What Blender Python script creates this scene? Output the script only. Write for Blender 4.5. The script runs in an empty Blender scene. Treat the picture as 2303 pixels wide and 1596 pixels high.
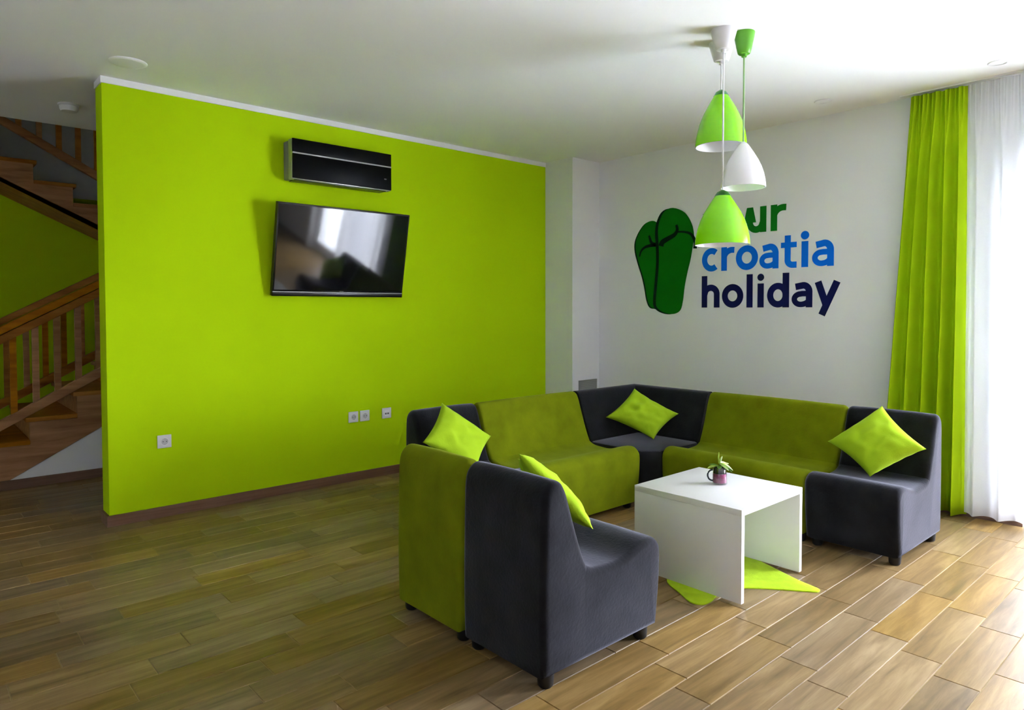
import bpy, bmesh, math, random
from mathutils import Vector, Matrix, noise
random.seed(7)
D = bpy.data
scene = bpy.context.scene
COL = scene.collection
PI = math.pi

# ------------------------------------------------------------------ camera, sky, exposure
yaw, pit, rol = math.radians(48.13), math.radians(1.66), math.radians(-0.10)
Fv = Vector((math.cos(yaw)*math.cos(pit), math.sin(yaw)*math.cos(pit), -math.sin(pit)))
Rv = Vector((math.sin(yaw), -math.cos(yaw), 0)); Uv = Rv.cross(Fv)
Rv, Uv = math.cos(rol)*Rv + math.sin(rol)*Uv, -math.sin(rol)*Rv + math.cos(rol)*Uv
cd = D.cameras.new('camera'); cam = D.objects.new('camera', cd); COL.objects.link(cam)
cam.matrix_world = Matrix(((Rv.x, Uv.x, -Fv.x, -4.4587), (Rv.y, Uv.y, -Fv.y, -4.5108), (Rv.z, Uv.z, -Fv.z, 1.2658), (0, 0, 0, 1)))
cd.sensor_fit = 'HORIZONTAL'; cd.sensor_width = 36.0; cd.lens = 1539.4/2303*36
cd.shift_y = -60/2303; cd.clip_start = 0.05; cd.clip_end = 200
scene.camera = cam

W = D.worlds.new('sky'); scene.world = W; W.use_nodes = True
bg = W.node_tree.nodes['Background']
bg.inputs[0].default_value = (0.87, 0.93, 1.08, 1); bg.inputs[1].default_value = 11.5

def portal(name, loc, sy, sz):
    l = D.lights.new(name, 'AREA'); l.shape = 'RECTANGLE'; l.size = sz; l.size_y = sy
    l.cycles.is_portal = True
    o = D.objects.new(name, l); COL.objects.link(o); o.location = loc
    o.rotation_euler = (0, PI/2, 0)           # -Z of the lamp turned to -X: into the room
    return o
WIN = [(-5.72, -3.56, 0.0, 2.06)]     # the glazed door in the right wall: y0, y1, z0, z1
for (y0, y1, z0, z1) in WIN:
    portal('daylight_door_right_offscreen', (0.66, (y0+y1)/2, (z0+z1)/2), y1-y0, z1-z0)
sl = D.lights.new('sun_offscreen', 'SUN'); sl.energy = 25.0; sl.angle = 0.01; sl.color = (1.0, 0.98, 0.96)
sun = D.objects.new('sun_offscreen', sl); COL.objects.link(sun)
sun.rotation_euler = Vector((-0.05, 0.6, 0.8)).to_track_quat('Z', 'Y').to_euler()

vs = scene.view_settings
scene.display_settings.display_device = 'sRGB'
vs.view_transform = 'Standard'; vs.look = 'None'; vs.gamma = 1.0; vs.use_curve_mapping = False
vs.exposure = 2.6
scene.cycles.use_denoising = True
scene.cycles.max_bounces = 10; scene.cycles.diffuse_bounces = 6; scene.cycles.transparent_max_bounces = 12
scene.cycles.sample_clamp_indirect = 6.0

# ------------------------------------------------------------------ materials
def nodes_of(name):
    m = D.materials.new(name); m.use_nodes = True
    nt = m.node_tree; return m, nt, nt.nodes['Principled BSDF']
def N(nt, t, **kw):
    n = nt.nodes.new(t)
    for k, v in kw.items(): setattr(n, k, v)
    return n
def ramp(nt, stops):
    r = nt.nodes.new('ShaderNodeValToRGB'); e = r.color_ramp.elements
    while len(e) < len(stops): e.new(0.5)
    for el, (p, c) in zip(e, stops): el.position = p; el.color = (*c, 1)
    return r
def mat(name, col, rough=0.5, spec=0.5, var=0.0, nscale=8.0, bump=0.0, bscale=60.0, sheen=0.0, metal=0.0, coat=0.0, stretch=(1, 1, 1), sheen_tint=None, detail=4.0):
    """painted / moulded surface: colour with a mottled variation and a fine relief"""
    m, nt, b = nodes_of(name); L = nt.links.new
    b.inputs['Roughness'].default_value = rough
    b.inputs['Specular IOR Level'].default_value = spec
    b.inputs['Metallic'].default_value = metal
    b.inputs['Coat Weight'].default_value = coat
    if sheen:
        b.inputs['Sheen Weight'].default_value = sheen; b.inputs['Sheen Roughness'].default_value = 0.45
        b.inputs['Sheen Tint'].default_value = (*(sheen_tint or col), 1)
    tc = N(nt, 'ShaderNodeTexCoord'); mp = N(nt, 'ShaderNodeMapping'); mp.inputs['Scale'].default_value = stretch
    L(tc.outputs['Object'], mp.inputs[0])
    nz = N(nt, 'ShaderNodeTexNoise'); nz.inputs['Scale'].default_value = nscale; nz.inputs['Detail'].default_value = detail
    L(mp.outputs[0], nz.inputs['Vector'])
    r = ramp(nt, [(0.3, tuple(max(0, c*(1-var)) for c in col)), (0.7, tuple(min(1, c*(1+var)) for c in col))])
    L(nz.outputs['Fac'], r.inputs[0]); L(r.outputs[0], b.inputs['Base Color'])
    if bump:
        n2 = N(nt, 'ShaderNodeTexNoise'); n2.inputs['Scale'].default_value = bscale; n2.inputs['Detail'].default_value = 3
        L(mp.outputs[0], n2.inputs['Vector'])
        bp = N(nt, 'ShaderNodeBump'); bp.inputs['Strength'].default_value = bump; bp.inputs['Distance'].default_value = 0.002
        L(n2.outputs['Fac'], bp.inputs['Height']); L(bp.outputs[0], b.inputs['Normal'])
    return m
def wood(name, c0, c1, c2, rough=0.4, scale=(2.0, 26, 26), per_object=True, objvar=0.25, spec=0.26):
    """timber or wood-look tile: streaky grain along local X, each piece its own shade"""
    m, nt, b = nodes_of(name); L = nt.links.new
    tc = N(nt, 'ShaderNodeTexCoord'); oi = N(nt, 'ShaderNodeObjectInfo'); gi = N(nt, 'ShaderNodeNewGeometry')
    rnd = oi.outputs['Random'] if per_object else gi.outputs['Random Per Island']
    mul = N(nt, 'ShaderNodeVectorMath', operation='SCALE'); mul.inputs[0].default_value = (37, 91, 53); L(rnd, mul.inputs['Scale'])
    add = N(nt, 'ShaderNodeVectorMath', operation='ADD'); L(tc.outputs['Object'], add.inputs[0]); L(mul.outputs[0], add.inputs[1])
    mp = N(nt, 'ShaderNodeMapping'); mp.inputs['Scale'].default_value = scale; L(add.outputs[0], mp.inputs[0])
    nz = N(nt, 'ShaderNodeTexNoise'); nz.inputs['Scale'].default_value = 1.0; nz.inputs['Detail'].default_value = 6; nz.inputs['Roughness'].default_value = 0.62
    nz.inputs['Distortion'].default_value = 0.5
    L(mp.outputs[0], nz.inputs['Vector'])
    r = ramp(nt, [(0.28, c0), (0.5, c1), (0.75, c2)]); L(nz.outputs['Fac'], r.inputs[0])
    hs = N(nt, 'ShaderNodeHueSaturation'); L(r.outputs[0], hs.inputs['Color'])
    mr = N(nt, 'ShaderNodeMapRange'); mr.inputs['To Min'].default_value = 1-objvar; mr.inputs['To Max'].default_value = 1+objvar
    L(rnd, mr.inputs['Value']); L(mr.outputs[0], hs.inputs['Value'])
    wn = N(nt, 'ShaderNodeTexWhiteNoise', noise_dimensions='1D'); L(rnd, wn.inputs['W'])
    mr2 = N(nt, 'ShaderNodeMapRange'); mr2.inputs['To Min'].default_value = 0.78; mr2.inputs['To Max'].default_value = 1.08
    L(wn.outputs['Value'], mr2.inputs['Value']); L(mr2.outputs[0], hs.inputs['Saturation'])
    L(hs.outputs[0], b.inputs['Base Color'])
    b.inputs['Roughness'].default_value = rough; b.inputs['Specular IOR Level'].default_value = spec
    bp = N(nt, 'ShaderNodeBump'); bp.inputs['Strength'].default_value = 0.12; bp.inputs['Distance'].default_value = 0.002
    L(nz.outputs['Fac'], bp.inputs['Height']); L(bp.outputs[0], b.inputs['Normal'])
    return m
def sheer_mat(name, col, see):
    """thin woven cloth: part of the light passes straight, part is scattered on both sides"""
    m = D.materials.new(name); m.use_nodes = True; nt = m.node_tree; nt.nodes.clear(); L = nt.links.new
    out = N(nt, 'ShaderNodeOutputMaterial')
    df = N(nt, 'ShaderNodeBsdfDiffuse'); tl = N(nt, 'ShaderNodeBsdfTranslucent'); tp = N(nt, 'ShaderNodeBsdfTransparent')
    tc = N(nt, 'ShaderNodeTexCoord'); nz = N(nt, 'ShaderNodeTexNoise'); nz.inputs['Scale'].default_value = 300
    L(tc.outputs['Object'], nz.inputs['Vector'])
    r = ramp(nt, [(0.3, tuple(c*0.95 for c in col)), (0.7, col)]); L(nz.outputs['Fac'], r.inputs[0])
    L(r.outputs[0], df.inputs[0]); L(r.outputs[0], tl.inputs[0])
    a = N(nt, 'ShaderNodeMixShader'); a.inputs[0].default_value = 0.45; L(df.outputs[0], a.inputs[1]); L(tl.outputs[0], a.inputs[2])
    b = N(nt, 'ShaderNodeMixShader'); b.inputs[0].default_value = see; L(a.outputs[0], b.inputs[1]); L(tp.outputs[0], b.inputs[2])
    L(b.outputs[0], out.inputs[0]); return m
def glass_mat(name, tint=(1, 1, 1), gl=0.08, rough=0.0):
    m = D.materials.new(name); m.use_nodes = True; nt = m.node_tree; nt.nodes.clear(); L = nt.links.new
    out = N(nt, 'ShaderNodeOutputMaterial'); tp = N(nt, 'ShaderNodeBsdfTransparent'); gs = N(nt, 'ShaderNodeBsdfGlossy')
    tp.inputs[0].default_value = (*tint, 1); gs.inputs['Roughness'].default_value = rough
    fr = N(nt, 'ShaderNodeLayerWeight'); fr.inputs[0].default_value = 0.5
    pw = N(nt, 'ShaderNodeMath', operation='POWER'); pw.inputs[1].default_value = 4.0; L(fr.outputs['Facing'], pw.inputs[0])
    ma = N(nt, 'ShaderNodeMath', operation='MULTIPLY_ADD'); ma.inputs[1].default_value = 0.6; ma.inputs[2].default_value = gl*0.5; L(pw.outputs[0], ma.inputs[0])
    mx = N(nt, 'ShaderNodeMixShader'); L(ma.outputs[0], mx.inputs[0]); L(tp.outputs[0], mx.inputs[1]); L(gs.outputs[0], mx.inputs[2])
    L(mx.outputs[0], out.inputs[0]); return m

GREEN = (0.47, 0.715, 0.004)
m_green = mat('lime_wall_paint', GREEN, 0.85, 0.06, 0.03, 1.5, 0.08, 140)
m_white = mat('white_wall_paint', (0.83, 0.84, 0.86), 0.8, 0.2, 0.012, 1.5, 0.08, 140)
m_ceil = mat('white_ceiling_paint', (0.90, 0.905, 0.92), 0.85, 0.15, 0.012, 1.0, 0.05, 140)
m_trimw = mat('white_trim', (0.86, 0.86, 0.88), 0.5, 0.4, 0.01)
m_plank = wood('wood_look_tile', (0.132, 0.079, 0.023), (0.232, 0.144, 0.047), (0.35, 0.236, 0.094), 0.36, (2.2, 22, 22), True, 0.22)
m_plank2 = wood('wood_look_tile_far', (0.132, 0.079, 0.023), (0.232, 0.144, 0.047), (0.35, 0.236, 0.094), 0.36, (2.2, 22, 22), False, 0.22)
m_grout = mat('beige_grout', (0.33, 0.245, 0.12), 0.8, 0.2, 0.08, 30)
m_base = wood('brown_skirting', (0.13, 0.07, 0.045), (0.19, 0.105, 0.07), (0.26, 0.15, 0.10), 0.45, (1.5, 14, 40), True, 0.05)
m_stair = wood('oiled_stair_wood', (0.24, 0.085, 0.008), (0.37, 0.145, 0.018), (0.50, 0.22, 0.035), 0.5, (2.0, 18, 18), True, 0.15, 0.1)
m_char = mat('charcoal_velour', (0.0078, 0.0078, 0.0088), 0.9, 0.06, 0.5, 9, 0.5, 90, 0.48, sheen_tint=(0.55, 0.55, 0.66), detail=7)
m_olive = mat('olive_green_velour', (0.140, 0.170, 0.003), 0.9, 0.06, 0.16, 9, 0.5, 90, 0.22, sheen_tint=(0.6, 0.75, 0.1), detail=7)
m_lime = mat('lime_cushion_cloth', (0.345, 0.53, 0.012), 0.85, 0.15, 0.06, 8, 0.5, 160, 0.1, sheen_tint=(0.8, 1, 0.3))
m_foot = mat('black_plastic_foot', (0.010, 0.010, 0.011), 0.45, 0.4, 0.1)
m_table = mat('white_lacquered_board', (0.76, 0.76, 0.75), 0.38, 0.45, 0.01, 2)
m_mat = mat('lime_felt_mat', (0.40, 0.60, 0.012), 0.95, 0.1, 0.10, 22, 0.7, 220, 0.2, sheen_tint=(0.9, 1, 0.5))
m_pgreen = mat('green_gloss_shade', (0.27, 0.82, 0.0), 0.22, 0.4, 0.02, 3, coat=0.3)
m_pcap = mat('dark_green_cap', (0.03, 0.20, 0.012), 0.35, 0.5, 0.05)
m_rosegreen = mat('green_plastic', (0.12, 0.42, 0.025), 0.35, 0.5, 0.03)
m_cordgreen = mat('pale_green_cord', (0.30, 0.52, 0.22), 0.6, 0.3, 0.03)
m_pwhite = mat('white_gloss_shade', (0.85, 0.85, 0.86), 0.25, 0.5, 0.01, 3, coat=0.3)
m_plastic = mat('white_plastic', (0.78, 0.78, 0.80), 0.35, 0.5, 0.01)
m_greyp = mat('grey_plastic', (0.20, 0.20, 0.21), 0.4, 0.5, 0.03)
m_silver = mat('silver_trim', (0.42, 0.42, 0.42), 0.3, 0.5, 0.03, metal=0.6)
m_black = mat('black_gloss_panel', (0.003, 0.003, 0.004), 0.35, 0.08, 0.05)
m_screen = mat('dark_tv_screen', (0.005, 0.005, 0.006), 0.055, 0.5, 0.05)
m_bezel = mat('black_bezel', (0.006, 0.006, 0.007), 0.3, 0.5, 0.05)
m_curt = mat('lime_curtain_cloth', (0.40, 0.61, 0.006), 0.9, 0.1, 0.04, 6, 0.4, 260)
m_sheer = sheer_mat('white_sheer_cloth', (0.90, 0.91, 0.93), 0.22)
m_frame = mat('white_window_frame', (0.80, 0.80, 0.80), 0.35, 0.5, 0.01)
m_pane = glass_mat('window_glass')
m_dkgreen = mat('dark_green_vinyl', (0.0, 0.15, 0.002), 0.6, 0.12, 0.03)
m_ygreen = mat('green_vinyl', (0.002, 0.19, 0.010), 0.6, 0.12, 0.03)
m_strap = mat('blackish_green_vinyl', (0.0008, 0.018, 0.010), 0.6, 0.1, 0.05)
m_blue = mat('bright_blue_vinyl', (0.0, 0.165, 0.86), 0.6, 0.12, 0.03)
m_navy = mat('navy_vinyl', (0.004, 0.007, 0.075), 0.6, 0.12, 0.05)
m_vent = mat('grey_vent_metal', (0.30, 0.31, 0.29), 0.5, 0.4, 0.03)
m_terr = mat('pale_terrace_paving', (0.40, 0.41, 0.42), 0.8, 0.2, 0.06, 3)
m_mug = glass_mat('clear_glass', (0.96, 0.96, 0.97), 0.12)
m_pink = mat('pink_purple_gel', (0.24, 0.022, 0.105), 0.3, 0.4, 0.5, 45)
m_dkglass = mat('dark_glass_handle', (0.035, 0.05, 0.06), 0.15, 0.6, 0.05)
m_soil = mat('dark_moss', (0.012, 0.015, 0.010), 0.9, 0.1, 0.4, 200)
m_petal = mat('pale_green_petal', (0.72, 0.88, 0.42), 0.6, 0.3, 0.12, 40)
m_leaf = mat('green_leaf', (0.10, 0.24, 0.02), 0.55, 0.3, 0.2, 40)
m_leaf2 = mat('yellow_green_leaf', (0.34, 0.48, 0.06), 0.55, 0.3, 0.2, 40)

# ------------------------------------------------------------------ helpers
def wloc(o):
    v = Vector((0, 0, 0))
    while o is not None: v += o.location; o = o.parent
    return v
def tag(o, label=None, cat=None, group=None, kind=None):
    if label: o['label'] = label
    if cat: o['category'] = cat
    if group: o['group'] = group
    if kind: o['kind'] = kind
    return o
def thing(name, loc, label, cat, group=None):
    o = D.objects.new(name, None); COL.objects.link(o); o.location = loc; o.empty_display_size = 0.05
    return tag(o, label, cat, group)
class B:
    """collects shapes in world coordinates; build() links them as one mesh object"""
    def __init__(s): s.bm = bmesh.new()
    def poly(s, verts, faces):
        vv = [s.bm.verts.new(v) for v in verts]
        for f in faces:
            try: s.bm.faces.new([vv[i] for i in f])
            except ValueError: pass
        return s
    def box(s, x0, x1, y0, y1, z0, z1, bev=0.0, seg=2):
        b2 = bmesh.new()
        vv = [b2.verts.new((x, y, z)) for x in (x0, x1) for y in (y0, y1) for z in (z0, z1)]
        for f in ((0, 1, 3, 2), (4, 6, 7, 5), (0, 4, 5, 1), (2, 3, 7, 6), (0, 2, 6, 4), (1, 5, 7, 3)): b2.faces.new([vv[i] for i in f])
        if bev: bmesh.ops.bevel(b2, geom=b2.edges[:], offset=bev, segments=seg, affect='EDGES', profile=0.5)
        s.join(b2); return s
    def join(s, b2):
        me = D.meshes.new('tmp'); b2.to_mesh(me); b2.free(); s.bm.from_mesh(me); D.meshes.remove(me)
    def lathe(s, prof, cx, cy, n=40, cap=True):
        rings = []
        for r, z in prof:
            rings.append([s.bm.verts.new((cx+r*math.cos(2*PI*k/n), cy+r*math.sin(2*PI*k/n), z)) for k in range(n)])
        for a, b in zip(rings, rings[1:]):
            for k in range(n): s.bm.faces.new((a[k], a[(k+1) % n], b[(k+1) % n], b[k]))
        if cap: s.bm.faces.new(rings[0][::-1]); s.bm.faces.new(rings[-1])
        return s
    def tube(s, pts, r, n=8, rr=None, up=None):
        pts = [Vector(p) for p in pts]; rings = []
        for i, p in enumerate(pts):
            d = (pts[min(i+1, len(pts)-1)] - pts[max(i-1, 0)]).normalized()
            a = d.cross(Vector((0, 0, 1)) if abs(d.z) < 0.9 else Vector((1, 0, 0))).normalized(); b = d.cross(a)
            q = rr[i] if rr else r
            rings.append([s.bm.verts.new(p + a*q*math.cos(2*PI*k/n) + b*q*math.sin(2*PI*k/n)) for k in range(n)])
        for a, b in zip(rings, rings[1:]):
            for k in range(n): s.bm.faces.new((a[k], a[(k+1) % n], b[(k+1) % n], b[k]))
        s.bm.faces.new(rings[0][::-1]); s.bm.faces.new(rings[-1]); return s
    def prism(s, pts, fn, d0, d1, bev=0.0):
        """polygon pts (a, b) swept between depths d0 and d1; fn(a, b, d) -> xyz"""
        b2 = bmesh.new(); n = len(pts)
        A = [b2.verts.new(fn(a, b, d0)) for a, b in pts]; Bq = [b2.verts.new(fn(a, b, d1)) for a, b in pts]
        b2.faces.new(A); b2.faces.new(Bq[::-1])
        for k in range(n): b2.faces.new((A[k], Bq[k], Bq[(k+1) % n], A[(k+1) % n]))
        if bev: bmesh.ops.bevel(b2, geom=b2.edges[:], offset=bev, segments=2, affect='EDGES', profile=0.5)
        s.join(b2); return s
    def build(s, name, m, parent=None, smooth=False, angle=35, kind=None):
        bm = s.bm
        bmesh.ops.recalc_face_normals(bm, faces=bm.faces[:])
        off = wloc(parent) if parent else Vector((0, 0, 0))
        if parent is None:                              # origin at the base centre of a thing that is one mesh
            lo = Vector([min(v.co[i] for v in bm.verts) for i in range(3)]); hi = Vector([max(v.co[i] for v in bm.verts) for i in range(3)])
            off = Vector(((lo.x+hi.x)/2, (lo.y+hi.y)/2, lo.z))
        for v in bm.verts: v.co -= off
        if smooth:
            for f in bm.faces: f.smooth = True
            for e in bm.edges:
                if len(e.link_faces) == 2 and e.calc_face_angle(0) > math.radians(angle): e.smooth = False
        me = D.meshes.new(name); bm.to_mesh(me); bm.free()
        me.materials.append(m)
        o = D.objects.new(name, me); COL.objects.link(o)
        if parent: o.parent = parent
        else: o.location = off
        if kind: o['kind'] = kind
        return o
def boxo(name, m, parent, *d, bev=0.0, kind=None): return B().box(*d, bev=bev).build(name, m, parent, smooth=bool(bev), kind=kind)
XZ = lambda a, b, d: (a, d, b)        # polygon in x,z swept along y
XY = lambda a, b, d: (a, b, d)        # polygon in x,y swept along z
YZ = lambda a, b, d: (d, a, b)        # polygon in y,z swept along x
def smoothstep(a, b, x):
    t = max(0.0, min(1.0, (x-a)/(b-a))); return t*t*(3-2*t)

# ------------------------------------------------------------------ setting
H = 2.6; XL = 0.36; X0 = -7.0; Y0 = -9.0; YS = 3.3
XE = -3.567                                       # free end of the green wall
S = 'structure'
fl = B(); fl.box(X0, XL+0.3, Y0, YS, -0.12, -0.003)
floor = fl.build('floor', m_grout, kind=S)
c = B(); c.box(X0-0.2, XL+0.3, Y0-0.2, 1.41, H, H+0.28)
ceiling = c.build('ceiling', m_ceil, kind=S)
# green partition wall: lime paint, with the white column in the corner
w = B(); w.box(XE, 0.0, 0.0, 0.16, 0.0, H); wall_back = w.build('wall_back', m_green, kind=S)
w = B(); w.box(0.0, XL+0.3, -0.34, 0.16, 0.0, H); tag(w.build('wall_column', m_white, kind=S))
# wall with the lettering and the glazed doors
w = B(); ys = [Y0]
segs = []; cur = -0.34
for (y0, y1, z0, z1) in WIN:
    segs.append((y1, cur)); cur = y0
segs.append((Y0, cur))
for a, b in segs: w.box(XL, XL+0.3, a, b, 0.0, H)
for (y0, y1, z0, z1) in WIN: w.box(XL, XL+0.3, y0, y1, z1, H)
wall_right = w.build('wall_right', m_white, kind=S)
boxo('wall_left', m_white, None, X0-0.2, X0, Y0-0.2, YS, 0, 5.2, kind=S)
boxo('wall_front', m_white, None, X0, XL+0.3, Y0-0.2, Y0, 0, H, kind=S)
# stairwell
boxo('wall_stair_back', m_green, None, X0, -0.6, YS, YS+0.2, 0, 2.34, kind=S)
boxo('wall_stair_upper', m_white, None, X0, -0.6, YS, YS+0.2, 2.34, 5.2, kind=S)
boxo('wall_stair_right', m_white, None, -0.8, -0.6, 0.16, YS, 0, 5.2, kind=S)
boxo('wall_stair_upper_front', m_white, None, X0, -0.8, 1.21, 1.41, H+0.28, 5.2, kind=S)
boxo('ceiling_stairwell', m_ceil, None, X0-0.2, -0.6, 1.21, YS+0.2, 5.2, 5.3, kind=S)
# trims
t = B(); t.box(XE-0.006, 0.0, -0.006, 0.0, 2.562, H); t.box(XE-0.006, XE, 0.0, 0.166, 2.562, H); t.build('trim_1', m_trimw, kind=S)
bb = B(); bb.box(XE-0.014, 0.0, -0.014, 0.0, 0.0, 0.063); bb.box(XE-0.014, XE, 0.0, 0.16, 0.0, 0.063); bb.build('baseboard_back', m_base, kind=S)
bb = B(); bb.box(XL-0.014, XL, segs[0][0], -0.34, 0.0, 0.063); bb.box(XL-0.014, XL, segs[1][0], segs[1][1], 0.0, 0.063); bb.build('baseboard_right', m_base, kind=S)
bb = B(); bb.box(0.0, XL-0.014, -0.354, -0.34, 0.0, 0.063); bb.box(-0.014, 0.0, -0.354, -0.0141, 0.0, 0.063); bb.build('baseboard_column', m_base, kind=S)
g = B(); g.box(XL+0.3, 14, -20, 6, -0.25, -0.02); g.build('ground_terrace', m_terr, kind=S)

# glazed doors: frame, sashes and panes
for i, (y0, y1, z0, z1) in enumerate(WIN):
    wn = D.objects.new('window_%d' % (i+1), None); COL.objects.link(wn); wn.location = (XL+0.12, (y0+y1)/2, 0); wn['kind'] = S
    fr = B(); xa, xb = XL+0.09, XL+0.16; q = 0.06
    fr.box(xa, xb, y0, y0+q, z0, z1); fr.box(xa, xb, y1-q, y1, z0, z1); fr.box(xa, xb, y0+q, y1-q, z1-q, z1); fr.box(xa, xb, y0+q, y1-q, z0, z0+0.045)
    fr.build('window_frame', m_frame, wn)
    mid = (y0+y1)/2
    for a, b in ((y0+q, mid), (mid, y1-q)):
        sx0, sx1 = (XL+0.10, XL+0.14); s = 0.075
        sa = B(); sa.box(sx0, sx1, a, a+s, z0+0.045, z1-q); sa.box(sx0, sx1, b-s, b, z0+0.045, z1-q); sa.box(sx0, sx1, a+s, b-s, z1-q-s, z1-q); sa.box(sx0, sx1, a+s, b-s, z0+0.045, z0+0.15)
        so = sa.build('sash', m_frame, wn)
        boxo('pane', m_pane, so, XL+0.117, XL+0.123, a+s, b-s, z0+0.15, z1-q-s)
    boxo('handle', m_greyp, wn, XL+0.06, XL+0.0995, mid+0.02, mid+0.05, 0.98, 1.12, bev=0.006)

# floor planks: each wood-look tile an object; those out of sight joined
PW, PL, G = 0.1385, 0.547, 0.0022
YB = -2.916
known = {0: -2.384, 1: -2.475, 2: -2.005, 3: -1.55, 4: -1.635, 5: -1.174, 6: -1.827, -6: -3.513, -5: -3.607, -13: -2.90, -15: -3.273}
def plank_mesh(name, l, wd):
    b2 = bmesh.new()
    a, b, h, e = l/2, wd/2, 0.0, 0.0016
    lo = [b2.verts.new(v) for v in ((-a, -b, -0.003), (a, -b, -0.003), (a, b, -0.003), (-a, b, -0.003))]
    hi = [b2.verts.new(v) for v in ((-a+e, -b+e, 0), (a-e, -b+e, 0), (a-e, b-e, 0), (-a+e, b-e, 0))]
    b2.faces.new(hi)
    for k in range(4): b2.faces.new((lo[k], lo[(k+1) % 4], hi[(k+1) % 4], hi[k]))
    me = D.meshes.new(name); b2.to_mesh(me); b2.free(); me.materials.append(m_plank); return me
full = plank_mesh('plank', PL-G, PW-G)
def cam_uv(p):
    d = Vector(p) - Vector((-4.4587, -4.5108, 1.2658)); z = d.dot(Fv)
    if z < 0.3: return None
    return 1151.5 + 1539.4*d.dot(Rv)/z, 738 - 1539.4*d.dot(Uv)/z, z
planks = []
rng = random.Random(3)
k = -33
while True:
    yt = YB - k*PW; yb = yt - PW
    if yt < -9.0+PW: break
    off = known.get(k, None)
    r = rng.random()
    if off is None: off = r*PL
    ya, yb2 = max(yb, -9.0), min(yt, 1.39)
    if yb2 - ya > 0.03:
        n0 = math.floor((X0-off)/PL)
        for j in range(n0, n0+16):
            xa, xb = max(off+j*PL, X0), min(off+(j+1)*PL, XL if True else 0)
            if xb - xa < 0.03: continue
            if yb2 > 0 and ya < 0.16 and xa >= XE: continue           # inside the wall
            planks.append((xa, xb, ya, yb2))
    k += 1
def vis(p):
    xa, xb, ya, yb = p; best = None
    for x in (xa, (xa+xb)/2, xb):
        for y in (ya, yb):
            u = cam_uv((x, y, 0))
            if u and -60 < u[0] < 2363 and u[1] < 1680: best = u[2] if best is None else min(best, u[2])
    return best
sc_ = []
for p in planks:
    v = vis(p)
    if v is not None and (p[2] + p[3])/2 > 0 and p[0] > XE+0.25: v = None        # behind the green wall
    sc_.append((v if v is not None else 99, p))
sc_.sort(key=lambda q: q[0])
rest = B()
for i, (v, p) in enumerate(sc_):
    xa, xb, ya, yb = p; l, wd = xb-xa, yb-ya
    if i < 300 and v < 90:
        me = full if abs(l-PL) < 1e-6 and abs(wd-PW) < 1e-6 else plank_mesh('plank', l-G, wd-G)
        o = D.objects.new('plank', me); COL.objects.link(o); o.parent = floor
        o.location = Vector(((xa+xb)/2, (ya+yb)/2, 0)) - floor.location
    else:
        e = 0.0016; g = G/2
        lo = [(xa+g, ya+g, -.003), (xb-g, ya+g, -.003), (xb-g, yb-g, -.003), (xa+g, yb-g, -.003)]
        hi = [(xa+g+e, ya+g+e, 0), (xb-g-e, ya+g+e, 0), (xb-g-e, yb-g-e, 0), (xa+g+e, yb-g-e, 0)]
        rest.poly(lo+hi, [(4, 5, 6, 7)] + [(q, (q+1) % 4, 4+(q+1) % 4, 4+q) for q in range(4)])
rest.build('planks_beyond', m_plank2, floor, kind='stuff')

# ------------------------------------------------------------------ staircase behind the green wall
YN, YF = 1.40, 2.36
st = thing('staircase', (-3.6, 1.9, 0), 'wooden staircase with turned-back upper flight and slatted balustrade behind the green wall', 'staircase')
RX = lambda j: -3.777 + 0.29*j
TZ = lambda j: 0.303 + 0.16*j            # tread level just left of riser j
lowz = lambda x: 0.07 + 0.547*(x + 3.892)
j0, j1 = -1, 7
def stringer(y0, y1, name='stringer'):
    pts = [(RX(j0)-0.29, 0.0), (RX(j0)-0.29, TZ(j0))]
    for j in range(j0, j1):
        pts += [(RX(j), TZ(j)), (RX(j), TZ(j+1))]
    pts += [(RX(j1)-0.0, TZ(j1)), (RX(j1), lowz(RX(j1))), (-4.02, 0.0)]
    return B().prism(pts, XZ, y0, y1).build(name, m_stair, st)
stringer(YN, YN+0.045); stringer(YF-0.045, YF)
for j in range(j0, j1+1):
    xa = RX(j)-0.29
    boxo('tread', m_stair, st, xa-0.025, RX(j) if j < j1 else -0.82, YN-0.012 if j < j1 else YN, (YF+0.012) if j < j1 else YS-0.01, TZ(j), TZ(j)+0.032, bev=0.004)
    boxo('riser', m_stair, st, xa-0.0, xa+0.02, YN+0.046, YF-0.046, TZ(j)-0.128 if j > j0 else 0.0, TZ(j)-0.001)
brz = lambda x: 0.415 + 0.55*(x + 3.948)
hrz = lambda x: 1.02 + 0.56*(x + 3.937)
def rail(name, fz, x0, x1, y, wy, th, m=m_stair, dz=0.0):
    return B().prism([(x0, fz(x0)+dz), (x1, fz(x1)+dz), (x1, fz(x1)+dz+th), (x0, fz(x0)+dz+th)], XZ, y-wy/2, y+wy/2, bev=0.006).build(name, m, st, smooth=True)
for y in (YN+0.022, YF-0.022):
    rail('bottom_rail', brz, -4.35, -1.8, y, 0.05, 0.075)
    rail('handrail', hrz, -4.45, -1.8, y, 0.055, 0.062)
    rail('handrail_cap', hrz, -4.47, -1.8, y, 0.085, 0.055, dz=0.068)
    for q in range(-4, 15):
        x = -3.864 + 0.1315*q + (0.05 if y > 2 else 0)
        boxo('baluster', m_stair, st, x-0.02, x+0.02, y-0.016, y+0.016, brz(x)+0.055, hrz(x)+0.025)
    boxo('newel_post', m_stair, st, -4.47, -4.38, y-0.045, y+0.045, 0.0, 1.02, bev=0.008)
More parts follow.
